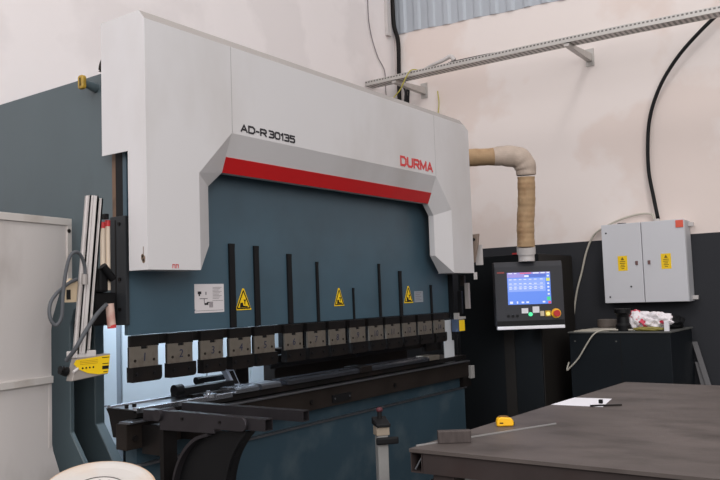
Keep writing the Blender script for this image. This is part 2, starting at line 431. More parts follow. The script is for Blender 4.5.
for (y, z, r) in ((2.83, 1.588, .014), (2.827, 1.575, .010), (2.835, 1.598, .009)):
    cyl((2.2985, y, z), (2.2998, y, z), r, seg=9, bm=bm)
box(2.2985, 2.2998, 2.827, 2.830, 1.598, 1.64, bm=bm)
obj('grime_smear', bm, M['grime'], cover)

# ram -----------------------------------------------------------------
ram = obj('ram', box(2.345, 5.40, 3.0, 3.028, 1.238, 2.66, 0.003), M['ram'], PB)
stripes = [(3.004, 3.042, 1.69), (3.197, 3.232, 1.684), (3.478, 3.512, 1.646), (3.747, 3.763, 1.604), (4.122, 4.131, 1.44), (4.425, 4.442, 1.602), (4.682, 4.712, 1.555), (5.115, 5.133, 1.452)]
for (x0, x1, z) in stripes:
    bm = prism([(x0, 1.24), (x1 + .004, 1.24), (x1, z - .03), (x1 + .003, z), (x0 - .002, z)], 1, 2.9885, 2.9998)
    obj('black_strip', bm, M['rubber'], ram)
def ram_sticker_triangle(xc, z0, w, h):
    def tri(sx, zb, y0, y1, nm, m, p):
        pts = [(xc - sx * w, z0 + zb * h), (xc + sx * w, z0 + zb * h), (xc + .05 * w * (sx / .5), z0 + (1 - zb * .9) * h), (xc - .05 * w * (sx / .5), z0 + (1 - zb * .9) * h)]
        return obj(nm, prism(pts, 1, y0, y1), m, p)
    t = tri(.5, 0, 2.9975, 2.9998, 'warning_sticker', M['yellow'], ram)
    bm = bmesh.new(); y0, y1 = 2.9966, 2.9975
    # black border of three bars
    a, b, c = Vector((xc - .41 * w, z0 + .08 * h)), Vector((xc + .41 * w, z0 + .08 * h)), Vector((xc, z0 + .9 * h))
    for p, q_ in ((a, b), (b, c), (c, a)):
        d = (q_ - p).normalized(); nn = Vector((-d.y, d.x)) * .028 * w
        prism([tuple(p - nn), tuple(q_ - nn), tuple(q_ + nn), tuple(p + nn)], 1, y0, y1, bm=bm)
    # pictogram: press block and a hand under a tool
    prism([(xc - .24 * w, z0 + .12 * h), (xc + .26 * w, z0 + .12 * h), (xc + .26 * w, z0 + .17 * h), (xc - .02 * w, z0 + .2 * h), (xc - .05 * w, z0 + .34 * h), (xc - .2 * w, z0 + .34 * h)], 1, y0, y1, bm=bm)
    prism([(xc - .02 * w, z0 + .48 * h), (xc + .2 * w, z0 + .48 * h), (xc + .12 * w, z0 + .42 * h), (xc + .1 * w, z0 + .24 * h), (xc + .06 * w, z0 + .24 * h), (xc + .05 * w, z0 + .42 * h)], 1, y0, y1, bm=bm)
    obj('pictogram', bm, M['ink'], t)
ram_sticker_triangle(3.110, 1.331, .122, .117)
ram_sticker_triangle(3.977, 1.328, .106, .113)
ram_sticker_triangle(4.809, 1.325, .122, .122)
sheet = obj('instruction_label', prism([(2.757, 1.345), (2.757, 1.474), (2.963, 1.474), (2.963, 1.326), (2.757, 1.326), (2.757, 1.338), (2.765, 1.342)], 1, 2.9975, 2.9998), M['stickwhite'], ram, label='white printed instruction sheet on the ram')
bm = bmesh.new()
for (x0, x1, z0, z1) in ((2.778, 2.802, 1.422, 1.436), (2.784, 2.793, 1.412, 1.422), (2.832, 2.837, 1.418, 1.434), (2.79, 2.845, 1.397, 1.4), (2.82, 2.823, 1.375, 1.397),
                         (2.823, 2.85, 1.366, 1.376), (2.84, 2.856, 1.376, 1.381)):
    box(x0, x1, 2.9967, 2.9975, z0, z1, bm=bm)
obj('line_drawing', bm, M['inkdark'], sheet)
bm = bmesh.new()
for k in range(9): box(2.882, 2.946 - .01 * (k % 3), 2.9967, 2.9975, 1.455 - k * .0072, 1.457 - k * .0072, bm=bm)
box(2.762, 2.955, 2.9967, 2.9975, 1.336, 1.338, bm=bm); box(2.88, 2.955, 2.9967, 2.9975, 1.386, 1.388, bm=bm)
for k in range(4): box(2.857 + k * .007, 2.861 + k * .007, 2.9967, 2.9975, 1.352, 1.382, bm=bm)
obj('fine_print', bm, M['inkgrey'], sheet)
g = obj('rating_label', box(4.89, 5.01, 2.9975, 2.9998, 1.327, 1.408), M['stickgrey'], ram, label='small grey data label')
bm = bmesh.new()
for k in range(5): box(4.902, 4.985 - (k % 2) * .02, 2.9968, 2.9975, 1.342 + k * .013, 1.346 + k * .013, bm=bm)
obj('fine_print', bm, M['inkgrey'], g)

# punch clamps --------------------------------------------------------
CX = [(2.314, 2.475), (2.536, 2.691), (2.747, 2.900), (2.950, 3.108), (3.139, 3.300), (3.385, 3.544), (3.589, 3.761), (3.800, 3.963), (4.016, 4.181), (4.226, 4.390), (4.426, 4.601), (4.640, 4.812), (4.853, 5.037), (5.074, 5.232)]
def clamp(x0, x1, num):
    c = obj('punch_clamp', box(x0 + .014, x1 + .016, 2.960, 2.984, 1.183, 1.236, 0.003), M['oily'], PB)
    b_ = obj('clamp_body', box(x0 + .012, x1 - .004, 2.957, 2.984, 1.06, 1.184, 0.003), M['oily'], c)
    p = prism([(x0, 1.092), (x1, 1.092), (x1, 1.186), (x0 + .1, 1.186), (x0 + .1, 1.174), (x0 + .062, 1.174), (x0 + .062, 1.186), (x0, 1.186)], 1, 2.948, 2.958)
    obj('clamp_plate', p, M['plate'], c, label='worn pale metal plate with a handwritten number')
    obj('plate_slot', box(x0 + .064, x0 + .098, 2.953, 2.957, 1.174, 1.186), M['black'], c)
    x2 = x1 + .016
    pts = [(x0 + .008, 1.024), (x2 - .02, 1.024)] + [(x2 - .02 + .02 * math.sin(t), 1.044 - .02 * math.cos(t)) for t in (.4, .8, 1.2, 1.57)] + [(x2, 1.093), (x0 + .008, 1.093)]
    obj('lower_jaw', prism(pts, 1, 2.940, 2.985), M['oily'], c)
    for xb in (x0 + .03, x1 - .03): obj('clamp_bolt', cyl((xb, 2.9405, 1.06), (xb, 2.934, 1.06), .008, seg=10), M['black'], c)
    for xb in (x0 + .026, x1 - .026): obj('plate_screw', cyl((xb, 2.9485, 1.122), (xb, 2.9455, 1.122), .007, seg=10), M['brown'], c)
    bm, w = text_bm(str(num), .038, bold=0.0, extr=.0008)
    for v in bm.verts: v.co = Vector((x0 + .08 - w / 2 + v.co.x + .1 * v.co.z, 2.9478 + v.co.y, 1.118 + v.co.z))
    obj('number_marking', bm, M['inkblue'], c)
for i, (x0, x1) in enumerate(CX): clamp(x0, x1, i + 1)
obj('clamp_rail', box(2.36, 5.38, 2.985, 2.999, 1.19, 1.237), M['oily'], PB)
# punch tools behind, carried under the ram at the far end
obj('punch_tool', box(5.08, 5.30, 3.03, 3.07, .955, 1.06), M['oily'], PB)
for x0, x1 in ((3.372, 4.20), (4.22, 5.06)):
    obj('punch_tool', prism([(3.035, 1.06), (3.075, 1.06), (3.075, 1.02), (3.06, 1.0), (3.052, .985), (3.045, 1.0), (3.03, 1.02)], 0, x0, x1), M['oily'], PB)

# frames --------------------------------------------------------------
def cframe(x0, x1, m, name, throat=3.475, up=3.12, parent=PB):
    pts = [(4.55, 0.02), (4.55, 2.522), (up, 2.522), (up, 1.50), (up + .03, 1.44), (throat - .12, 1.40), (throat - .03, 1.36), (throat, 1.29), (throat, .757),
           (throat - .11, .62), (throat - .36, .30), (throat - .36, .02)]
    return obj(name, prism(pts, 0, x0, x1, bev=.004), m, parent)
cframe(2.36, 2.385, M['teal'], 'side_plate')
cframe(2.595, 2.655, M['teal'], 'column_frame', throat=3.60, up=3.30)
cframe(5.16, 5.22, M['teal'], 'column_frame', throat=3.60, up=3.30)
cframe(5.415, 5.44, M['teal'], 'side_plate')
obj('top_beam', box(2.66, 5.095, 3.6, 4.3, 2.2, 2.5, .01), M['teal'], PB)
# lifting pin with yellow cap on the left side plate
pin = obj('lifting_pin', cyl((2.361, 3.245, 2.455), (2.292, 3.245, 2.468), .024, .018), M['teal'], PB)
cap = obj('pin_cap', prism([(3.232, 2.436), (3.262, 2.436), (3.268, 2.445), (3.268, 2.494), (3.26, 2.503), (3.234, 2.503), (3.226, 2.494), (3.226, 2.445)], 0, 2.272, 2.294, bev=.003), mat('yellow_cap', s(176, 142, 50), .5, dirt=s(90, 70, 30), dirt_amt=.6, dscale=20), pin, label='yellow end cap')
obj('cap_slot', box(2.2705, 2.2725, 3.243, 3.251, 2.45, 2.49), M['ink'], cap)
bm = bmesh.new()
ring = [(2.372, 3.16 + .055 * math.cos(t * math.pi / 8), 2.535 + .065 * math.sin(t * math.pi / 8)) for t in range(0, 9)]
tube(ring, .016, seg=10, n=3, bm=bm); obj('lifting_eye', bm, M['brown'], PB)
# ram guide and black carriage at the left end
obj('guide_cover', box(2.347, 2.372, 3.030, 3.082, 1.5, 2.45), M['black'], PB)
obj('guide_rail', box(2.35, 2.372, 3.085, 3.112, 1.5, 2.30), mat('rusty_rail', s(112, 88, 70), .6, var=.2, scale=9, dirt=s(60, 46, 38), dirt_amt=.8, dscale=9), PB)
obj('guide_block', box(2.373, 2.59, 3.032, 3.11, 1.30, 2.45), M['black'], PB)
car = obj('side_carriage', box(2.325, 2.344, 2.985, 3.10, 1.287, 1.797, .004), mat('carriage_black', s(48, 50, 53), .5), PB)
obj('carriage_groove', box(2.323, 2.3255, 3.055, 3.062, 1.31, 1.78), M['ink'], car)
for z in (1.76, 1.5, 1.36): obj('carriage_screw', cyl((2.3255, 3.03, z), (2.320, 3.03, z), .009, seg=12), M['oily'], car)
# the same at the right end
obj('side_carriage', box(5.405, 5.414, 2.96, 3.06, 1.02, 1.533, .002), M['black'], PB)
bk = obj('end_bracket', prism([(2.85, 1.62), (2.827, 1.62), (2.792, 1.76), (2.782, 1.843), (2.853, 1.84)], 0, 5.53, 5.55), mat('tan_bracket', s(140, 124, 112), .5), PB)
obj('bracket_bolt', cyl((5.531, 2.822, 1.80), (5.522, 2.822, 1.80), .012, seg=12), M['black'], bk)
obj('cover_edge_strip', box(5.60, 5.61, 2.79, 2.85, 1.60, 1.76), M['palegrey'], PB)
for (y, z0, z1, m) in ((2.90, 1.44, 1.52, 'brown'), (2.865, 1.26, 1.46, 'groove'), (2.93, 1.22, 1.40, 'black')):
    obj('guide_link', box(5.45, 5.475, y - .018, y + .018, z0, z1, .003), M[m], PB)
obj('end_plate', box(5.456, 5.466, 2.775, 2.80, 1.485, 1.54), M['palegrey'], PB)

# bed -----------------------------------------------------------------
bed = obj('bed', box(2.40, 5.60, 3.0, 3.09, .03, .635, .003), M['bedteal'], PB)
obj('bed_lip', box(2.40, 5.62, 2.988, 3.02, .629, .640), M['grind'], bed)
obj('bed_upper', box(2.40, 5.58, 3.02, 3.10, .635, .84), M['bedteal'], PB)
ledge = obj('table_ledge', box(2.285, 5.58, 2.945, 3.02, .725, .842, .004), M['brown'], PB)
obj('ledge_top_strip', box(2.287, 5.57, 2.925, 3.0, .8425, .852, .002), M['grind'], ledge)
for x in (2.33, 2.9, 3.6, 4.5): obj('ledge_bolt', cyl((x, 2.946, .775), (x, 2.934, .775), .014, seg=12), M['oily'], ledge)
nt_ = obj('name_plate', box(3.80, 3.99, 2.936, 2.9455, .745, .79), M['black'], ledge)
for x in (3.82, 3.97): obj('plate_screw', cyl((x, 2.937, .768), (x, 2.932, .768), .006, seg=8), M['grind'], nt_)
tb = obj('bed_table', prism([(3.03, .76), (3.14, .76), (3.17, .862), (3.19, .892), (2.965, .892), (2.965, .862), (3.0, .853)], 0, 2.36, 5.58), M['oily'], PB)
obj('table_surface', box(2.365, 3.40, 2.99, 3.165, .892, .8955), M['grind'], tb)
obj('table_edge_rail', box(2.365, 3.30, 3.16, 3.188, .892, .905, .002), M['bright'], tb)
obj('table_edge_rail', box(2.36, 2.98, 2.964, 2.99, .880, .9045, .002), M['bright'], tb)
for x in (2.385, 2.43): obj('table_stud', cyl((x, 3.07, .892), (x, 3.07, .912), .010, seg=10), M['oily'], tb)
# bottom dies
def die(x0, x1, m):
    obj('bottom_die', prism([(2.945, .896), (3.065, .896), (3.065, .925), (3.012, .925), (3.005, .915), (2.998, .925), (2.96, .925), (2.945, .915)], 0, x0, x1), m, PB)
die(2.985, 3.16, M['bright']); die(3.185, 3.34, M['grind']); die(3.40, 4.12, M['dieteel']); die(4.20, 4.98, M['dieteel'])
obj('die_clamp', box(4.10, 4.22, 2.93, 3.07, .895, .935, .003), M['oily'], PB)
obj('die_end_stop', box(4.98, 5.14, 2.95, 3.06, .895, .93, .004), M['plate'], PB)
eb = obj('end_cover', box(5.645, 5.70, 2.955, 2.985, .70, .80, .003), mat('grey_end_cover', s(150, 148, 146), .5), PB, label='small pale end cover on the right of the bed')
obj('bed_end', box(5.56, 5.70, 2.99, 3.05, .635, .83), M['oily'], PB)

# back of the machine: rear sheet panels, backgauge
for x0, x1 in ((2.72, 3.19), (3.235, 3.96), (3.975, 4.42), (4.43, 5.08)):
    p = obj('rear_panel', box(x0, x1, 4.20, 4.225, .50, 2.0, .004), M['rear'], PB, label='white rear sheet panel')
    if x1 - x0 > .3: obj('vent_slot', box(x0 + .22, x1 - .08 if x1 - x0 < .7 else x0 + .5, 4.1975, 4.2, .748, .756), M['inkgrey'], p)
obj('rear_post', box(3.18, 3.24, 4.21, 4.28, .3, 2.1), M['stickgrey'], PB)
obj('backgauge_beam', box(3.80, 5.40, 3.40, 3.50, .62, 1.065, .006), M['brown'], PB)
obj('backgauge_cover', box(3.94, 5.40, 3.41, 3.49, 1.066, 1.235, .004), M['oily'], PB)
obj('backgauge_post', box(3.47, 3.58, 3.42, 3.48, .45, 1.08, .004), M['brown'], PB)
bg = obj('backgauge_finger', prism([(3.135, .90), (3.185, .90), (3.115, 1.03), (3.05, 1.03)], 1, 3.10, 3.14, bev=.002), mat('pale_blue_finger', s(196, 206, 226), .35, metal=.2), PB, label='bright slotted stop finger')
obj('finger_slot', prism([(3.135, .925), (3.165, .925), (3.12, 1.0), (3.09, 1.0)], 1, 3.0985, 3.1005), M['ink'], bg)
bm = bmesh.new(); box(2.72, 3.12, 3.085, 3.15, .90, .948, .006, bm); cyl((2.70, 3.10, .94), (2.75, 3.10, .94), .028, bm=bm)
obj('gauge_bar', bm, M['black'], PB)
bm = bmesh.new(); box(2.95, 3.19, 3.18, 3.23, .945, .975, .006, bm); cyl((2.94, 3.2, .96), (2.99, 3.2, .96), .02, bm=bm)
obj('gauge_bar', bm, M['black'], PB)
obj('gauge_carriage', box(2.78, 3.10, 3.05, 3.10, .896, .912, .003), M['oily'], PB)
bm = cyl((2.83, 2.98, .896), (2.83, 2.98, .914), .035); cyl((2.825, 2.985, .912), (2.825, 2.985, .93), .012, bm=bm)
obj('clamp_nut', bm, M['bright'], PB)

# ------------------------------------------------------------------ sheet support arms in front of the bed
def rect_tube(x0, x1, y0, y1, z0, z1, t=.004):
    bm = bmesh.new()
    box(x0, x1, y0, y1, z1 - t, z1, bm=bm); box(x0, x1, y0, y1, z0, z0 + t, bm=bm)
    box(x0, x0 + t, y0, y1, z0 + t, z1 - t, bm=bm); box(x1 - t, x1, y0, y1, z0 + t, z1 - t, bm=bm)
    return bm
SA = empty('sheet_support_arm', 'dark steel sheet support arm with curved bracket, nearest the left end of the bed', 'support arm', (2.39, 2.5, .3), group='sheet support arms in front of the bed')
obj('arm_tube', rect_tube(2.368, 2.415, 2.180, 2.93, .852, .90), M['armsteel'], SA)
pts = [(2.80, .818), (2.80, .905), (2.30, .905)] + [(2.30 - .03 * math.sin(t), .875 + .03 * math.cos(t)) for t in (.5, 1.0, 1.57, 2.1, 2.7)] + [(2.31, .845), (2.455, .845), (2.455, .826)]
obj('side_cheek', prism(pts, 0, 2.352, 2.366, bev=.002), M['armsteel'], SA)
obj('pivot', cyl((2.335, 2.80, .885), (2.43, 2.80, .885), .026, seg=18), M['armsteel'], SA)
for y in (2.65, 2.42): obj('cheek_bolt', cyl((2.352, y, .877), (2.347, y, .877), .007, seg=8), M['oily'], SA)
inner = [(2.50, .826), (2.58, .80), (2.65, .745), (2.70, .67), (2.725, .59), (2.735, .45)]
outer = [(2.42, .40), (2.415, .56), (2.405, .65), (2.375, .73), (2.335, .79), (2.285, .842)]
obj('curved_bracket', prism(inner + outer, 0, 2.385, 2.41), M['black'], SA)
bm = bmesh.new()
sp = spline([(0, a, b) for a, b in inner], 6)
prism([(p.y, p.z) for p in sp] + [(p.y - .008, p.z - .012) for p in sp[::-1]], 0, 2.352, 2.44, bm=bm)
obj('bracket_flange', bm, M['armsteel'], SA)
bm = bmesh.new(); sp = spline([(0, a, b) for a, b in outer], 6)
prism([(p.y, p.z) for p in sp] + [(p.y + .02, p.z) for p in sp[::-1]], 0, 2.37, 2.43, bm=bm)
obj('bracket_flange', bm, M['black'], SA)
obj('back_plate', box(2.352, 2.43, 2.775, 2.80, .30, .82), M['oily'], SA)
obj('slide_mount', box(2.37, 2.43, 2.80, 2.943, .70, .83), M['oily'], SA)
SB = empty('sheet_support_arm', 'plain square steel support arm on the bed, right of the one with the curved bracket', 'support arm', (2.6, 2.5, .8), group='sheet support arms in front of the bed')
obj('arm_tube', rect_tube(2.598, 2.640, 2.172, 2.93, .857, .903), M['armsteel'], SB)
obj('slide_mount', box(2.603, 2.635, 2.80, 2.943, .73, .856), M['oily'], SB)

# ------------------------------------------------------------------ laser guard, left end
LG = empty('laser_guard_mount', 'leaning aluminium profile post holding a yellow-labelled sensor box at the left machine end', 'safety sensor', (2.13, 3.0, 1.05))
def profile_post(x_top, x_bot, y, z0, z1, w, d):
    """grooved extrusion leaning in X"""
    g_ = .004; bm = bmesh.new()
    xs = [(-w / 2, -w / 2 + w * .38), (-w / 2 + w * .38 + g_, w / 2)]
    def slab(u0, u1, v0, v1, mi=0):
        b = [(x_bot + u0, y + v0, z0), (x_bot + u1, y + v0, z0), (x_bot + u1, y + v1, z0), (x_bot + u0, y + v1, z0)]
        t = [(x_top + u0, y + v0, z1), (x_top + u1, y + v0, z1), (x_top + u1, y + v1, z1), (x_top + u0, y + v1, z1)]
        A = [bm.verts.new(p) for p in b]; B = [bm.verts.new(p) for p in t]
        fs = [bm.faces.new(A), bm.faces.new(B)] + [bm.faces.new((A[i], A[(i + 1) % 4], B[(i + 1) % 4], B[i])) for i in range(4)]
        for f in fs: f.material_index = mi
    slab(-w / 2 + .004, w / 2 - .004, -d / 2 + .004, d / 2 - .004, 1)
    for a, b in xs: slab(a, b, -d / 2, -d / 2 + .01); slab(a, b, d / 2 - .01, d / 2)
    for v0, v1 in ((-d / 2, -d / 6), (-d / 6 + g_, d / 2)):
        slab(-w / 2, -w / 2 + .008, v0, v1); slab(w / 2 - .008, w / 2, v0, v1)
    return bm
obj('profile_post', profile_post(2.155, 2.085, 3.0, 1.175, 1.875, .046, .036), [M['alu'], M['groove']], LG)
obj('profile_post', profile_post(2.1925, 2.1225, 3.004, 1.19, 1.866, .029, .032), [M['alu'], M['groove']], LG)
obj('post_stop', box(2.226, 2.246, 3.0, 3.03, 1.775, 1.80, .003), M['black'], LG)
sb = obj('sensor_box', prism([(2.036, 1.060), (2.222, 1.075), (2.236, 1.165), (2.065, 1.158), (2.04, 1.075)], 1, 2.985, 3.03, bev=.003), mat('sensor_grey', s(150, 142, 136), .5), LG)
pts = [(2.045, 1.133), (2.056, 1.150), (2.231, 1.159), (2.219, 1.079), (2.17, 1.078), (2.115, 1.088), (2.07, 1.108)]
yl = obj('yellow_label', prism(pts, 1, 2.9825, 2.9845), M['yellow'], sb, label='yellow front label')
bm = bmesh.new()
box(2.188, 2.222, 2.9815, 2.9826, 1.098, 1.113, bm=bm); box(2.19, 2.222, 2.9815, 2.9826, 1.121, 1.124, bm=bm); box(2.188, 2.225, 2.9815, 2.9826, 1.148, 1.151, bm=bm); box(2.194, 2.215, 2.9815, 2.9826, 1.085, 1.088, bm=bm)
for k in range(4): cyl((2.088 + .018 * k, 2.9826, 1.112), (2.088 + .018 * k, 2.9815, 1.112), .0045, seg=8, bm=bm)
obj('label_print', bm, M['ink'], yl)
bm = bmesh.new()
for k in range(3): box(2.075, 2.165, 2.9815, 2.9826, 1.128 + k * .007, 1.130 + k * .007, bm=bm)
obj('label_print', bm, mat('ochre_print', s(190, 150, 20), .5), yl)
bm = cyl((2.04, 3.03, 1.10), (2.01, 3.03, 1.11), .022, .018); cyl((2.02, 3.02, 1.115), (1.99, 3.0, 1.12), .011, bm=bm)
obj('sensor_lens', bm, M['black'], LG)
obj('foot_clamp', box(2.06, 2.16, 2.985, 3.06, 1.158, 1.186, .004), M['alu'], LG)
bm = tube([(2.10, 3.02, 1.20), (2.07, 2.99, 1.12), (2.04, 2.98, 1.10)], .006, seg=8, n=6); obj('strap', bm, M['alu'], LG)
hose = [(2.085, 2.955, 1.50), (2.082, 2.955, 1.56), (2.05, 2.95, 1.612), (2.01, 2.95, 1.60), (1.985, 2.95, 1.52), (1.972, 2.95, 1.42), (1.965, 2.95, 1.34), (1.945, 2.96, 1.305), (1.925, 2.97, 1.335), (1.93, 2.98, 1.39), (1.965, 2.99, 1.435), (2.03, 3.0, 1.48), (2.08, 3.01, 1.50)]
obj('hose', tube(hose, .0078, seg=10, n=8), M['greyhose'], LG)
hose2 = [(2.20, 2.965, 1.385), (2.13, 2.94, 1.34), (2.065, 2.935, 1.265), (2.03, 2.95, 1.20), (2.02, 3.0, 1.15)]
obj('hose', tube(hose2, .0095, seg=10, n=8), M['greyhose'], LG)
obj('hose_gland', cyl((2.083, 2.957, 1.475), (2.084, 2.956, 1.52), .014, seg=12), M['groove'], LG)
hb = obj('hinge_bracket', prism([(2.03, 1.40), (2.09, 1.40), (2.095, 1.49), (2.06, 1.505), (2.03, 1.475)], 1, 3.02, 3.035), mat('beige_bracket', s(196, 176, 148), .5), LG)
obj('bracket_cutout', box(2.036, 2.056, 3.0185, 3.0205, 1.412, 1.455), M['ink'], hb)
bm = box(2.15, 2.30, 3.02, 3.10, 1.29, 1.44, .01); box(2.19, 2.24, 3.0, 3.05, 1.44, 1.55, .012, bm); cyl((2.205, 2.995, 1.56), (2.26, 2.995, 1.50), .018, bm=bm)
obj('cable_connector', bm, M['black'], LG)
# two white rods with red ends behind the post
for i, (x, z0, z1) in enumerate(((2.232, 1.45, 1.735), (2.26, 1.45, 1.745))):
    r_ = obj('guard_rod', cyl((x, 3.03, z0), (x, 3.03, z1), .011, seg=14), mat('ivory_rod_%d' % i, s(222, 204, 184), .45), LG)
    obj('rod_cap', cyl((x, 3.03, z1), (x, 3.03, z1 + .028), .012, seg=14), M['inkred'], r_)
r_ = obj('guard_rod', cyl((2.235, 2.975, 1.285), (2.225, 2.975, 1.388), .019, seg=14), mat('stained_rod', s(208, 176, 164), .45, dirt=s(170, 70, 60), dirt_amt=.6, dscale=14), LG)
obj('rod_cap', cyl((2.236, 2.975, 1.278), (2.235, 2.975, 1.294), .0195, seg=14), M['inkred'], r_)

# laser receiver, right end
LR = empty('laser_guard_mount', 'small laser sensor with yellow label at the far right machine end', 'safety sensor', (5.5, 2.95, 1.05))
b2 = obj('sensor_box', box(5.385, 5.485, 2.915, 2.975, 1.085, 1.18, .004), mat('sensor_blue_grey', s(62, 76, 100), .5), LR)
obj('yellow_label', box(5.40, 5.485, 2.912, 2.915, 1.09, 1.174), M['yellow'], b2, label='yellow front label')
obj('mount_bracket', prism([(5.40, 1.181), (5.52, 1.181), (5.52, 1.20), (5.42, 1.20), (5.42, 1.23), (5.40, 1.23)], 1, 2.92, 2.96), M['galv'], LR)
obj('sensor_cable', tube([(5.42, 2.94, 1.08), (5.415, 2.95, .98), (5.44, 2.95, .90)], .005, seg=8), M['black'], LR)
obj('end_post', box(5.29, 5.44, 2.988, 2.999, .853, 1.178, .003), mat('post_white', s(196, 199, 204), .5), PB, label='pale upright plate at the right end of the bed')

# ------------------------------------------------------------------ white guard sheet on the left
d_ = Vector((.9828, .1856, 0)); p0 = Vector((2.33, 3.412, 0))
GP = empty('guard_panel', 'mottled white sheet metal guard panel at the left of the machine', 'guard panel', (1.9, 3.33, 0))
ang = math.atan2(d_.y, d_.x)
def onplane(bm):   # local (s along d, y depth, z) -> world
    return xf(bm, Matrix.Translation(p0) @ Matrix.Rotation(ang, 4, 'Z'))
sheet_pts = [(-1.1, .02), (-.065, .02), (-.065, .555), (-.118, .70), (-.126, .74), (-.126, 1.27), (-.118, 1.33), (-.07, 1.455), (-.008, 1.495), (-.003, 1.50), (-.003, 1.79), (-1.1, 1.79)]
obj('sheet', onplane(prism(sheet_pts, 1, .006, .016)), M['guard'], GP)
obj('top_rail', onplane(box(-1.1, .0, -.004, .02, 1.782, 1.817, .002)), M['guardframe'], GP)
obj('edge_rail', onplane(box(-.028, .0, -.004, .02, 1.50, 1.782, .002)), M['guardframe'], GP)
obj('middle_rail', onplane(box(-1.1, -.128, -.010, .006, 1.022, 1.056, .003)), M['guardframe'], GP)
obj('edge_fold', onplane(box(-.145, -.128, .002, .006, .72, 1.02, .001)), M['guard'], GP)
obj('latch_hole', onplane(cyl((-.02, -.0035, 1.755), (-.02, -.008, 1.755), .010, seg=12)), M['brown'], GP)

# ------------------------------------------------------------------ control pendant
HM = empty('control_pendant', 'dark grey control panel with lit blue screen hanging from a paper-wrapped pipe', 'control panel', (6.23, 2.69, 1.06))
# local frame: u along the panel to the right, n out of the panel towards the operator
U = Vector((.5785, -.8157, 0)).normalized(); Nn = Vector((-U.y, U.x, 0)) * -1      # facing -X,-Y
if Nn.dot(Vector((-1, -1, 0))) < 0: Nn = -Nn
H0 = Vector((6.219, 2.676, 0))
Wb = Matrix(((U.x, -Nn.x, 0, H0.x), (U.y, -Nn.y, 0, H0.y), (0, 0, 1, 0), (0, 0, 0, 1)))   # local x=u, y=into panel, z up
def H(bm): return xf(bm, Wb)
hs = obj('housing', H(prism([(0.0, 1.09), (0.0, 1.59), (.025, 1.632), (.10, 1.632), (.10, 1.09)], 0, -.288, .288, bev=.004)), M['hmi'], HM)
obj('lower_strip', H(box(-.283, .283, -.004, .02, 1.092, 1.135)), M['hmidark'], HM)
obj('handle_bar', H(box(-.285, .285, -.012, .03, 1.062, 1.090, .005)), M['barlight'], HM, label='bright metal handle bar')
obj('maker_mark', H(box(-.266, -.205, -.0015, .0, 1.536, 1.549)), mat('dull_red_mark', s(150, 60, 56), .5), HM)
SX0, SX1, SZ0, SZ1 = -.183, .181, 1.270, 1.540
scr = obj('screen', H(box(SX0, SX1, -.003, .01, SZ0, SZ1)), M['scr_blue'], HM, label='lit blue touch screen')
sw = SX1 - SX0; sh = SZ1 - SZ0
def sq(nm, m, rects, y=-.0045):
    bm = bmesh.new()
    for (u0, u1, v0, v1) in rects: box(SX0 + u0 * sw, SX0 + u1 * sw, y, -.003, SZ1 - v1 * sh, SZ1 - v0 * sh, bm=bm)
    return obj(nm, H(bm), m, scr)
sq('menu_bar', M['scr_violet'], [(0, 1, 0, .055), (0, .4, .055, .16)])
sq('menu_text', M['scr_white'], [(.03, .12, .015, .04), (.16, .22, .015, .04), (.6, .74, .01, .045), (.78, .88, .01, .045), (.92, .98, .01, .045), (.40, .50, .09, .15)], -.006)
sq('menu_alert', M['scr_red'], [(.30, .56, .012, .042), (.93, .99, .92, .99)], -.006)
sq('title_bar', M['scr_dark'], [(.4, .9, .055, .16)])
sq('table_panel', M['scr_pale'], [(.02, .88, .19, .60)])
rows = []
for v in (.21, .34, .44, .50):
    for u in (.04, .15, .27, .38, .50, .62, .76): rows.append((u, u + .06, v, v + .022))
rows += [(.03, .87, .385, .39), (.03, .87, .48, .485)]
sq('table_text', M['scr_white'], rows, -.006)
sq('side_button', M['scr_yellow'], [(.905, .985, .19, .29)]); sq('side_button', M['scr_green'], [(.905, .985, .78, .89)])
sq('side_button', M['scr_white'], [(.925, .97, v, v + .05) for v in (.10, .34, .45, .56, .67)])
sq('tool_icon', M['scr_white'], [(.04, .11, .9, .97), (.20, .23, .9, .97), (.31, .37, .91, .96), (.42, .48, .91, .96), (.80, .86, .91, .96)])
for (u, zc, r, m, nm) in ((-.186, 1.176, .011, 'hmidark', 'push_button'), (-.148, 1.176, .011, 'hmidark', 'push_button'), (-.11, 1.176, .011, 'hmidark', 'push_button'),
                          (.0, 1.186, .017, 'led_green', 'push_button'), (.148, 1.186, .016, 'led_yellow', 'push_button')):
    obj(nm, H(cyl((u, .0, zc), (u, -.012, zc), r, seg=18)), M[m], HM)
obj('button_plate', H(box(.126, .17, -.004, 0, 1.165, 1.212)), mat('amber_plate', s(200, 160, 40), .5), HM)
obj('push_button', H(box(.082, .115, -.010, 0, 1.168, 1.21, .003)), mat('cream_key', s(216, 200, 170), .5), HM)
obj('paper_tag', H(xf(box(-.073, -.018, -.005, -.001, 1.195, 1.238), Matrix.Translation((0, 0, 0)))), M['paper'], HM)
obj('paper_tag', H(box(.02, .076, -.005, -.001, 1.197, 1.25)), M['paper'], HM)
es = obj('emergency_stop', H(cyl((.215, 0, 1.188), (.215, -.012, 1.188), .040, seg=28)), M['tapeyellow'], HM, label='red mushroom emergency stop on a yellow disc')
obj('stop_knob', H(cyl((.215, -.012, 1.188), (.215, -.045, 1.188), .026, .028, seg=24)), M['red'], es)
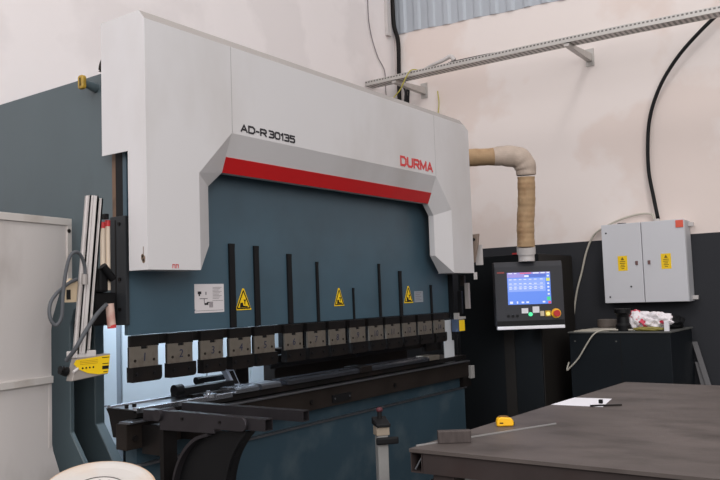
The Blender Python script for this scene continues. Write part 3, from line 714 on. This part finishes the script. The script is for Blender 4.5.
# arm
obj('swivel_neck', cyl((6.213, 2.684, 1.632), (6.213, 2.684, 1.70), .068, seg=28), M['palegrey'], HM)
obj('swivel_collar', cyl((6.213, 2.684, 1.695), (6.203, 2.679, 1.755), .078, seg=28), M['palegrey'], HM)
def wrap(t): return .073 + .0014 * math.sin(t * 31) + .0008 * math.sin(t * 83 + 1)
obj('arm_pipe', tube([(6.203, 2.679, 1.75), (6.193, 2.669, 1.95), (6.181, 2.644, 2.15), (6.168, 2.632, 2.345)], wrap, seg=28, n=26), M['tan'], HM, label='upright pipe wrapped in brown paper')
obj('arm_elbow', tube([(6.168, 2.632, 2.355), (6.158, 2.63, 2.43), (6.12, 2.67, 2.505), (6.04, 2.77, 2.525), (5.99, 2.84, 2.522)], lambda t: .079 + .013 * math.sin(math.pi * min(1, t * 1.1)) + .002 * math.sin(t * 30), seg=28, n=12), M['tape'], HM, label='elbow wrapped in pale dusty tape')
obj('arm_pipe', tube([(6.03, 2.785, 2.522), (5.86, 3.03, 2.52), (5.74, 3.20, 2.515), (5.64, 3.34, 2.51)], wrap, seg=28, n=20), M['tan'], HM, label='horizontal pipe wrapped in brown paper')

# dark control cabinet
EC = empty('control_cabinet', 'tall near-black control cabinet behind the screen panel', 'cabinet', (6.95, 3.1, 0))
obj('body', box(6.59, 7.43, 2.745, 3.55, .03, 1.715, .006), M['cab'], EC)
obj('side_panel', box(6.60, 7.42, 2.735, 2.744, .06, 1.705, .003), M['cabside'], EC, label='side panel with its different lighting painted brownish')
obj('centre_gap', box(6.583, 6.591, 3.00, 3.10, .25, 1.05), M['cabside'], EC)
obj('plinth', box(6.62, 7.35, 2.77, 3.52, 0.0, .03), M['black'], EC)
obj('red_strip', box(6.58, 6.60, 2.78, 2.98, 1.716, 1.73), M['inkred'], EC)

# ------------------------------------------------------------------ wall box
WB = empty('electrical_box', 'light grey two-door electrical box on the right wall', 'electrical box', (7.4, 2.0, 1.24))
obj('body', box(7.315, 7.498, 1.645, 2.385, 1.242, 1.965, .004), M['boxside'], WB)
def door(y0, y1, ly, sy, screws):
    d = obj('door', box(7.29, 7.314, y0, y1, 1.244, 1.968 + .006, .004), M['box'], WB)
    l = obj('latch', box(7.282, 7.291, ly - .012, ly + .012, 1.585, 1.622, .003), mat('latch_metal', s(120, 90, 88), .4, metal=.3), d)
    st = obj('warning_sticker', box(7.2885, 7.290, sy - .043, sy + .043, 1.538, 1.675), M['yellow'], d, label='yellow danger sticker')
    bm = bmesh.new()
    for k, (z, w) in enumerate(((1.62, .05), (1.604, .05), (1.587, .034), (1.572, .044), (1.556, .026))): box(7.2872, 7.2886, sy - w / 2, sy + w / 2, z, z + .006, bm=bm)
    prism([(sy - .016, 1.636), (sy + .016, 1.636), (sy, 1.665)], 0, 7.2872, 7.2886, bm=bm)
    obj('sticker_print', bm, mat('olive_print', s(120, 96, 20), .6), st)
    for (y, z) in screws: obj('door_screw', cyl((7.2895, y, z), (7.2855, y, z), .008, seg=10), M['inkdark'], d)
door(2.027, 2.388, 2.079, 2.206, ((2.345, 1.895), (2.338, 1.30), (2.14, 1.39)))
door(1.648, 2.021, 1.968, 1.82, ())
obj('orange_plug', box(7.283, 7.291, 1.655, 1.72, 1.90, 1.965, .003), M['orange'], WB, label='orange-red square tag')
obj('cable_gland', cyl((7.40, 1.91, 1.96), (7.40, 1.91, 2.0), .03, seg=16), M['palegrey'], WB)
obj('cable_gland', cyl((7.38, 2.22, 1.96), (7.38, 2.22, 1.985), .04, seg=16), M['black'], WB)
obj('cable_gland', cyl((7.38, 2.13, 1.96), (7.38, 2.13, 1.978), .022, seg=16), M['black'], WB)
for z in (1.93, 1.275): obj('wall_lug', box(7.42, 7.46, 1.60, 1.646, z - .018, z + .018, .003), M['palegrey'], WB)

# cables on the right wall
black_pts = [(7.40, 1.895, 1.998), (7.43, 1.93, 2.20), (7.44, 1.962, 2.45), (7.44, 1.955, 2.72), (7.44, 1.915, 2.98), (7.43, 1.81, 3.23), (7.42, 1.66, 3.44), (7.42, 1.49, 3.61), (7.42, 1.26, 3.79), (7.42, .95, 3.97), (7.42, .5, 4.12)]
tag(obj('conduit', tube(black_pts, .017, seg=12, n=8), M['rubber']), 'thick black cable curving up the right wall from the electrical box', 'cable')
wpts = [(7.39, 1.925, 1.985), (7.43, 1.96, 2.05), (7.45, 2.08, 2.062), (7.46, 2.25, 2.03), (7.47, 2.40, 1.975), (7.47, 2.52, 1.90), (7.47, 2.60, 1.75), (7.47, 2.66, 1.55), (7.47, 2.73, 1.32), (7.47, 2.78, 1.0), (7.47, 2.8, .6)]
tag(obj('cable', tube(wpts, .0095, seg=8, n=8), M['cord']), 'cream cable drooping from the box top to behind the cabinet', 'cable')

# ------------------------------------------------------------------ cable tray
TR = empty('cable_tray', 'galvanised perforated cable tray running high along the right wall', 'cable tray', (6.9, 2.8, 3.65))
def tray_bm():
    bm = bmesh.new()
    P = [(4.72, 3.655), (3.7, 3.652), (2.72, 3.645), (1.9, 3.632), (1.16, 3.612), (.2, 3.60)]
    x0, x1, h, t = 6.85, 7.0, .05, .004
    prof = [(x0, h), (x0, 0), (x1, 0), (x1, h), (x1 - t, h), (x1 - t, t), (x0 + t, t), (x0 + t, h)]
    uv = bm.loops.layers.uv.new('UVMap'); ZN = [(1, 0), (2, 3), (0, 1), (4, 4), (1, 0), (2, 3), (0, 1), (4, 4)]
    rings = [[bm.verts.new((px, y, z + pz)) for px, pz in prof] for y, z in P]
    for A, B in zip(rings, rings[1:]):
        for k in range(8):
            fc = bm.faces.new((A[k], A[(k + 1) % 8], B[(k + 1) % 8], B[k])); za, zb = ZN[k]
            for lp, vv in zip(fc.loops, (za, zb, zb, za)): lp[uv].uv = (lp.vert.co.y, vv)
    bm.faces.new(rings[0]); bm.faces.new(rings[-1][::-1]); return bm
obj('tray', tray_bm(), M['perf'], TR, origin=(6.9, 2.8, 3.65))
for y, z in ((2.47, 3.64), (4.36, 3.653)):
    b = obj('bracket', prism([(6.86, z - .005), (7.49, z + .045), (7.49, z - .035), (6.86, z - .03)], 1, y - .025, y + .025), M['galv'], TR)
    obj('bracket_foot', box(7.485, 7.499, y - .04, y + .04, z - .075, z + .095), M['galv'], b)
tag(obj('wire', tube([(6.93, 4.05, 3.71), (6.84, 4.12, 3.71), (6.82, 4.18, 3.64), (6.83, 4.26, 3.53), (6.85, 4.36, 3.46), (6.88, 4.42, 3.40), (6.9, 4.45, 3.2)], .006, seg=8, n=8), M['yellowcord']), 'yellow-green wire hanging from the cable tray near the corner', 'wire')
tag(obj('cable_bundle', tube([(6.92, 4.05, 3.70), (6.9, 3.92, 3.73), (6.9, 3.78, 3.755), (6.91, 3.70, 3.78), (6.92, 3.66, 3.735)], lambda t: .014 + .012 * t, seg=10, n=8), M['palegrey']), 'white bunched cable lying on the cable tray near the corner', 'cable')
tag(obj('cable', tube([(6.91, 3.72, 3.72), (6.90, 3.5, 3.715), (6.90, 3.2, 3.705), (6.92, 2.9, 3.665)], .010, seg=8, n=8), M['rubber']), 'black cable lying along the cable tray right of the white bundle', 'cable')
tag(obj('cable', tube([(7.46, 4.35, 2.4), (7.46, 4.30, 2.9), (7.46, 4.17, 3.40), (7.46, 4.17, 3.62)], .006, seg=8, n=8), M['yellowcord']), 'thin pale yellow cable running down the wall below the tray bracket', 'cable')
# cables in the corner
tag(obj('conduit', tube([(7.42, 4.69, 4.95), (7.43, 4.69, 4.5), (7.46, 4.66, 4.28), (7.45, 4.66, 3.9), (7.45, 4.67, 3.4), (7.45, 4.67, 2.6)], .024, seg=12, n=8), M['oily']), 'dark conduit running down the room corner', 'conduit')
tag(obj('conduit_cover', box(7.30, 7.375, 4.69, 4.729, 4.33, 5.3, .004), M['palegrey']), 'pale cable cover strip high in the room corner', 'trunking')
for i, (x, z1, lab) in enumerate(((7.40, 3.70, 'leftmost of the short black cables below the tray in the corner'), (7.44, 3.76, 'middle one of the short black cables below the tray in the corner'), (7.475, 3.73, 'rightmost of the short black cables below the tray in the corner'))):
    tag(obj('cable', tube([(x, 4.60, z1 + .06), (x + .01, 4.56, z1 - .02), (x - .02, 4.55, z1 - .2), (x, 4.56, 2.9)], .011, seg=8, n=8), M['rubber']), lab, 'cable', 'short black cables in the corner')
tag(obj('cable', tube([(6.98, 4.715, 5.2), (6.95, 4.715, 4.6), (6.98, 4.715, 4.3), (7.10, 4.715, 4.05), (7.24, 4.715, 3.9), (7.25, 4.715, 3.65), (7.3, 4.715, 3.3)], .005, seg=8, n=8), M['inkgrey']), 'thin grey cable sagging across the back wall beside the corner', 'cable')

# ------------------------------------------------------------------ storage cabinet and the things on it
ST = empty('storage_cabinet', 'low dark blue-grey metal cabinet against the right wall', 'cabinet', (7.1, 2.1, 0))
obj('body', box(6.70, 7.44, 1.675, 2.53, .02, 1.0, .005), M['store'], ST)
obj('top_plate', box(6.69, 7.45, 1.665, 2.54, 1.0, 1.012, .002), M['storetop'], ST)
obj('door_gap', box(6.6985, 6.7, 2.083, 2.087, .06, .98), M['ink'], ST)
obj('plinth', box(6.72, 7.42, 1.69, 2.51, 0, .02), M['black'], ST)
for y in (2.48, 2.12): obj('door_screw', cyl((6.7005, y, .93), (6.697, y, .93), .007, seg=8), M['storetop'], ST)
ZT = 1.0125
bm = bmesh.new()
for i, (a, x0, x1, y0, y1) in enumerate(((.06, 6.72, 7.0, 2.20, 2.50), (-.1, 6.75, 7.05, 2.16, 2.44))):
    b = box(x0, x1, y0, y1, ZT + i * .007, ZT + .006 + i * .007); me = b
    xf(me, Matrix.Translation((6.87, 2.33, 0)) @ Matrix.Rotation(a, 4, 'Z') @ Matrix.Translation((-6.87, -2.33, 0)))
    tag(obj('paper_stack', me, M['cord']), ('lower flattened grey paper sheets' if i == 0 else 'upper flattened grey paper sheets') + ' on the storage cabinet left corner', 'papers', 'flattened papers on the storage cabinet')
# tape roll / pot
bm = lathe([(0, ZT), (.075, ZT), (.085, ZT + .03), (.085, ZT + .085), (.06, ZT + .09), (.055, ZT + .04), (0, ZT + .04)], (7.13, 2.33), 32)
tag(obj('pot', bm, mat('grey_brown_pot', s(98, 90, 84), .6), smooth=False), 'round grey-brown pot behind the black stand on the storage cabinet', 'pot')
bm = lathe([(0, ZT), (.060, ZT), (.063, ZT + .05), (.052, ZT + .07), (.048, ZT + .12), (.054, ZT + .14), (.068, ZT + .155), (.068, ZT + .19), (0, ZT + .19)], (6.775, 2.075), 32)
tag(obj('stand', bm, M['black']), 'black spool-shaped stand with wide top on the storage cabinet', 'stand')
# plastic bag
BG = empty('shopping_bag', 'crumpled white plastic bag with red print on the storage cabinet', 'bag', (6.86, 1.9, ZT))
def blob(c, rad, sq=1.0, seed=0, amp=.12, sub=4):
    rnd = random.Random(seed); bm = bmesh.new()
    bmesh.ops.create_icosphere(bm, subdivisions=sub, radius=1)
    ph = [(Vector((rnd.uniform(-1, 1), rnd.uniform(-1, 1), rnd.uniform(-1, 1))).normalized(), rnd.uniform(3, 8), rnd.uniform(0, 6)) for _ in range(9)]
    for v in bm.verts:
        n = v.co.normalized(); k = 1 + sum(abs(math.sin(n.dot(d) * f + o)) - .5 for d, f, o in ph) * amp / 3
        v.co = Vector((c[0] + n.x * rad[0] * k, c[1] + n.y * rad[1] * k, max(c[2] + n.z * rad[2] * k, ZT + .001)))
    return bm
bagm = mat('bag_printed_plastic', s(234, 228, 232), .38, var=.02, dirt=s(206, 62, 86), dirt_amt=1.0, dscale=9)
bagm.node_tree.nodes  # printed red motifs come from the noise mask
for n_ in bagm.node_tree.nodes:
    if n_.type == 'VALTORGB' and abs(n_.color_ramp.elements[0].position - .5) < .01: n_.color_ramp.elements[0].position = .56; n_.color_ramp.elements[1].position = .59
bm = blob((6.87, 1.995, ZT + .085), (.075, .075, .08), seed=3, amp=.25); bm2 = blob((6.87, 1.85, ZT + .08), (.08, .13, .065), seed=5, amp=.45)
me_ = bpy.data.meshes.new('tmp'); bm2.to_mesh(me_); bm2.free(); bm.from_mesh(me_); bpy.data.meshes.remove(me_)
obj('bag_body', bm, bagm, BG)
tag(obj('packet', blob((6.76, 1.86, ZT + .018), (.04, .12, .018), seed=9, amp=.15), M['olive']), 'flat olive packet tucked under the white plastic bag', 'packet')
tag(obj('carton', box(6.73, 6.76, 1.692, 1.73, ZT, ZT + .085, .003), M['paper']), 'small white carton right of the plastic bag on the storage cabinet', 'carton')
cp = [(6.76, 1.95, ZT + .012), (6.73, 2.1, ZT + .012), (6.70, 2.22, ZT + .014), (6.675, 2.30, ZT - .02), (6.67, 2.37, .90), (6.67, 2.45, .78), (6.67, 2.53, .70), (6.68, 2.56, .68), (6.74, 2.56, .74)]
tag(obj('cable', tube(cp, .0065, seg=8, n=8), M['cord']), 'cream cable hanging over the front edge of the storage cabinet', 'cable')
bm = blob((7.2, 1.62, ZT + .05), (.16, .09, .065), seed=12, amp=.2)
for v in bm.verts: v.co.y += .16
tag(obj('cloth', bm, M['rubber']), 'black crumpled cloth at the back right of the storage cabinet', 'cloth')
# leaning bars beside the cabinet
def lean(y_top, y_bot, z_top, w, lab):
    bm = prism([(y_top - w, z_top), (y_top + w, z_top), (y_bot + w, .0), (y_bot - w, .0)], 0, 0, .012)
    for v in bm.verts: v.co.x += 7.46 - (z_top - v.co.z) * .14 - .012
    tag(obj('metal_bar', bm, mat('bar_' + str(len(lab)), s(112, 110, 112), .5, metal=.2, var=.12)), lab, 'metal bar', 'bars leaning by the storage cabinet')
lean(1.66, 1.415, .88, .022, 'longer grey flat bar leaning on the wall right of the storage cabinet')
lean(1.645, 1.49, .70, .022, 'shorter grey flat bar leaning in front of the longer one')

# ------------------------------------------------------------------ welding table
TB = empty('work_table', 'heavy steel work table with worn brown-grey top in the right foreground', 'table', (3.4, .6, 0))
obj('tabletop', prism([(2.335, 1.478), (4.498, 1.385), (4.45, -.35), (2.335, -.35)], 2, .838, .85), M['tablesteel'], TB)
bmx = prism([(2.345, .767), (2.345, .836), (2.351, .836), (2.351, .773), (2.42, .773), (2.42, .767)], 1, -.33, 1.43)
box(2.351, 2.42, -.33, 1.43, .830, .836, bm=bmx)
obj('front_beam', bmx, M['tablebeam'], TB)
bmx = bmesh.new()
for a, b, c, d in ((1.432, 1.48, .767, .771), (1.432, 1.48, .833, .837), (1.432, 1.436, .771, .833), (1.476, 1.48, .771, .833)): box(2.345, 4.47, a, b, c, d, bm=bmx)
xf(bmx, Matrix.Translation((2.345, 1.456, 0)) @ Matrix.Rotation(math.radians(-2.46), 4, 'Z') @ Matrix.Translation((-2.345, -1.456, 0)))
obj('side_beam', bmx, M['tablebeam'], TB)
obj('back_beam', box(4.37, 4.43, -.33, 1.29, .77, .836), M['tablebeam'], TB)
obj('corner_brace', cyl((2.36, 1.47, .775), (2.375, 1.442, .828), .004, seg=8), M['grind'], TB)
for x, y in ((2.40, 1.36), (2.40, -.27), (4.40, 1.28), (4.40, -.27)):
    obj('leg', box(x - .04, x + .04, y - .04, y + .04, 0, .768, .003), M['tablebeam'], TB)
obj('knee_brace', cyl((2.41, 1.34, .50), (2.41, 1.12, .766), .022, seg=12), M['tablebeam'], TB)
tag(obj('steel_rule', xf(box(0, .68, -.0035, .0035, .8505, .8555), Matrix.Translation((2.375, 1.492 - .02, 0)) @ Matrix.Rotation(math.atan2(-.262, .62), 4, 'Z')), mat('pale_steel_rod', s(150, 147, 146), .4, metal=.2)), 'thin bright steel rod lying across the table corner', 'steel rod')
blk = xf(box(0, .118, 0, .032, .8505, .894, .003), Matrix.Translation((2.447, 1.425, 0)) @ Matrix.Rotation(math.radians(-55), 4, 'Z'))
tag(obj('steel_block', blk, M['block']), 'short weathered grey steel block at the table corner', 'steel block')
# tape measure
TM = empty('tape_measure', 'yellow tape measure on the steel table', 'tape measure', (2.93, 1.37, .851))
Rt = Matrix.Translation((2.885, 1.372, .8515)) @ Matrix.Rotation(math.radians(-56), 4, 'Z') @ Matrix.Scale(.78, 4)
prof = [(-.042, 0), (.040, 0), (.042, .018), (.038, .034), (.02, .042), (-.02, .046), (-.038, .040), (-.044, .02)]
obj('case', xf(prism(prof, 1, -.024, .024, bev=.005), Rt), M['tapeyellow'], TM)
obj('grip', xf(prism([(-.030, .0445), (.004, .0455), (.018, .043), (.018, .047), (0, .050), (-.028, .049)], 1, -.014, .014), Rt), mat('brown_grip', s(120, 84, 30), .6), TM)
obj('tape_mouth', xf(box(.0425, .0465, -.010, .010, .004, .018), Rt), M['ink'], TM)
obj('label_disc', xf(prism([(-.03, .014), (-.012, .014), (-.012, .02), (-.03, .02)], 1, -.0255, -.0242), Rt), M['ink'], TM)
# paper
pp = [(3.50, 1.425), (3.765, 1.412), (3.785, 1.235), (3.515, 1.19)]
tag(obj('paper_sheet', prism(pp, 2, .8506, .8518), M['paper']), 'white sheet of paper on the steel table', 'paper')
CL = empty('caliper', 'small dark tool lying on the edge of the white paper', 'tool', (3.57, 1.20, .852))
obj('beam', xf(box(-.07, .07, -.007, .007, .8522, .858), Matrix.Translation((3.545, 1.185, 0)) @ Matrix.Rotation(math.radians(-56), 4, 'Z')), M['oily'], CL)
obj('slider', box(3.555, 3.572, 1.205, 1.222, .8585, .877, .003), M['black'], CL)

# ------------------------------------------------------------------ drum and pedal post in the foreground
DR = empty('stool', 'round ivory disc seat tilted towards the viewer, in the left foreground', 'stool', (1.455, 2.003, 0))
tilt = math.radians(18.42)
hx = Vector((-.5925, -.8056, 0)); axr = Vector((0, 0, 1)).cross(hx)
ST_M = Matrix.Translation((1.4545, 2.003, .8435)) @ Matrix.Rotation(tilt, 4, axr)
obj('seat', xf(lathe([(0, -.012), (.070, -.012), (.076, -.008), (.084, -.008), (.092, -.010), (.13, -.006), (.146, .0), (.157, .0), (.157, -.040), (.03, -.043), (0, -.043)], (0, 0), 96), ST_M), M['drum'], DR, smooth=False)
obj('seat_rim', xf(lathe([(.1575, -.040), (.1575, .0), (.162, -.001), (.165, -.005), (.1665, -.012), (.166, -.030), (.160, -.040), (.1575, -.040)], (0, 0), 96), ST_M), mat('tan_rim', s(196, 168, 142), .5, var=.08, scale=8), DR, label='tan outer rim')
bm = bmesh.new()
tube([(.079 * math.cos(k * math.pi / 24), .079 * math.sin(k * math.pi / 24), -.0075) for k in range(49)], .0013, seg=6, n=1, bm=bm)
tube([(.06 * math.cos(k * math.pi / 8), .06 * math.sin(k * math.pi / 8), -.0118) for k in range(2, 7)], .0012, seg=6, n=3, bm=bm)
obj('seat_ring', xf(bm, ST_M), M['brown'], DR)
for a in (28, 52, 80):
    obj('seat_screw', xf(cyl((.066 * math.cos(math.radians(a)), .066 * math.sin(math.radians(a)), -.012), (.066 * math.cos(math.radians(a)), .066 * math.sin(math.radians(a)), -.0105), .0035, seg=10), ST_M), M['brown'], DR)
obj('stem', cyl((1.466, 2.018, .05), (1.466, 2.018, .80), .028, seg=24), M['black'], DR)
obj('foot', lathe([(0, 0), (.20, 0), (.20, .02), (.05, .05), (0, .05)], (1.466, 2.018), 40), M['black'], DR)
PP = empty('pedal_post', 'grey square post with black cap and red button in front of the bed', 'control post', (3.03, 2.07, 0))
Rp = Matrix.Translation((3.034, 2.068, 0)) @ Matrix.Rotation(math.radians(-40), 4, 'Z')
obj('post', xf(box(-.025, .025, -.025, .025, .01, .775, .004), Rp), mat('worn_grey_post', s(150, 148, 146), .5, metal=.2, var=.08, scale=10), PP)
obj('collar', xf(box(-.031, .031, -.031, .031, .742, .781, .003), Rp), mat('tan_collar', s(150, 136, 120), .5), PP)
obj('base_plate', xf(box(-.12, .12, -.12, .12, 0, .012), Rp), M['black'], PP)
obj('cap', xf(prism([(-.044, .780), (.044, .786), (.044, .822), (-.044, .796)], 0, -.034, .034, bev=.004), Rp), M['rubber'], PP)
obj('handle', xf(box(-.036, .070, -.048, -.027, .702, .735, .008), Rp), M['rubber'], PP)
bm = cyl((0, .02, .805), (0, .02, .845), .011, seg=14); obj('button_stem', xf(bm, Rp), M['rubber'], PP)
bm = bmesh.new(); bmesh.ops.create_uvsphere(bm, u_segments=20, v_segments=12, radius=.016)
for v in bm.verts: v.co.z = v.co.z * .8 + .853; v.co.y += .02
obj('red_button', xf(bm, Rp), mat('dull_red_button', s(84, 44, 50), .4), PP, smooth=True, label='dark red round button')

# ------------------------------------------------------------------ light
w = bpy.data.worlds.new('hall_light'); SC.world = w; w.use_nodes = True
# diffuse daylight of the tall hall: bright from the roof lights and high windows, dimmer towards the floor
wn = w.node_tree.nodes; wl = w.node_tree.links
wtc = wn.new('ShaderNodeTexCoord'); wsp = wn.new('ShaderNodeSeparateXYZ'); wl.new(wtc.outputs['Generated'], wsp.inputs[0])
wmr = wn.new('ShaderNodeMapRange'); wmr.inputs['From Min'].default_value = -0.15; wmr.inputs['From Max'].default_value = 0.30
wl.new(wsp.outputs['Z'], wmr.inputs['Value'])
wrp = wn.new('ShaderNodeValToRGB')
wrp.color_ramp.elements[0].color = (0.20, 0.19, 0.185, 1); wrp.color_ramp.elements[1].color = (1.0, 0.975, 0.965, 1)
wl.new(wmr.outputs['Result'], wrp.inputs['Fac']); wl.new(wrp.outputs['Color'], wn['Background'].inputs[0])
wn['Background'].inputs[1].default_value = 0.68
def area(name, loc, target, sx, sy, power, col):
    l = bpy.data.lights.new(name, 'AREA'); l.shape = 'RECTANGLE'; l.size = sx; l.size_y = sy; l.energy = power; l.color = col
    o = bpy.data.objects.new(name, l); COL.objects.link(o); o.location = loc
    o.rotation_euler = (Vector(target) - Vector(loc)).to_track_quat('-Z', 'Y').to_euler()
    return o
area('roof_light_lamp', (3.2, -.6, 9.6), (7.0, 2.9, 2.6), 1.5, 1.5, 120, (1.0, .975, .955))
area('left_window_lamp', (-2.0, 1.5, 4.2), (3.0, 2.6, 2.2), 3.5, 3, 66, (.99, .98, 1.0))
area('high_window_lamp', (-.5, 2.2, 6.5), (2.5, 3.0, 2.0), 4, 3, 80, (.99, .98, 1.0))
area('hall_window_lamp', (-2.5, -4.5, 4.0), (4.2, 3.0, 2.0), 5, 4, 345, (1.0, .98, .97))
area('rear_panel_fill_lamp', (3.4, 3.85, 2.1), (3.6, 4.2, 1.0), 1.6, .2, 54, (.72, .86, 1.0))  # added unseen lamp, brightens the rear panels with a bluish tint

# ------------------------------------------------------------------ camera
cam = bpy.data.cameras.new('camera'); co = bpy.data.objects.new('camera', cam); COL.objects.link(co)
cam.sensor_width = 36; cam.lens = 781.5486 * 36 / 720; cam.clip_start = .05; cam.clip_end = 100
yaw, pitch, roll = (math.radians(a) for a in (54.6545833, 4.16566616, -1.95705127))
f = Vector((math.sin(yaw) * math.cos(pitch), math.cos(yaw) * math.cos(pitch), math.sin(pitch)))
r0 = Vector((math.cos(yaw), -math.sin(yaw), 0)); u0 = r0.cross(f)
r = r0 * math.cos(roll) + u0 * math.sin(roll); u = -r0 * math.sin(roll) + u0 * math.cos(roll)
co.matrix_world = Matrix(((r.x, u.x, -f.x, 0), (r.y, u.y, -f.y, 0), (r.z, u.z, -f.z, 1.38), (0, 0, 0, 1)))
SC.camera = co
SC.view_settings.view_transform = 'Standard'; SC.view_settings.look = 'None'
SC.view_settings.exposure = 0.0; SC.view_settings.gamma = 1.0; SC.view_settings.use_curve_mapping = False
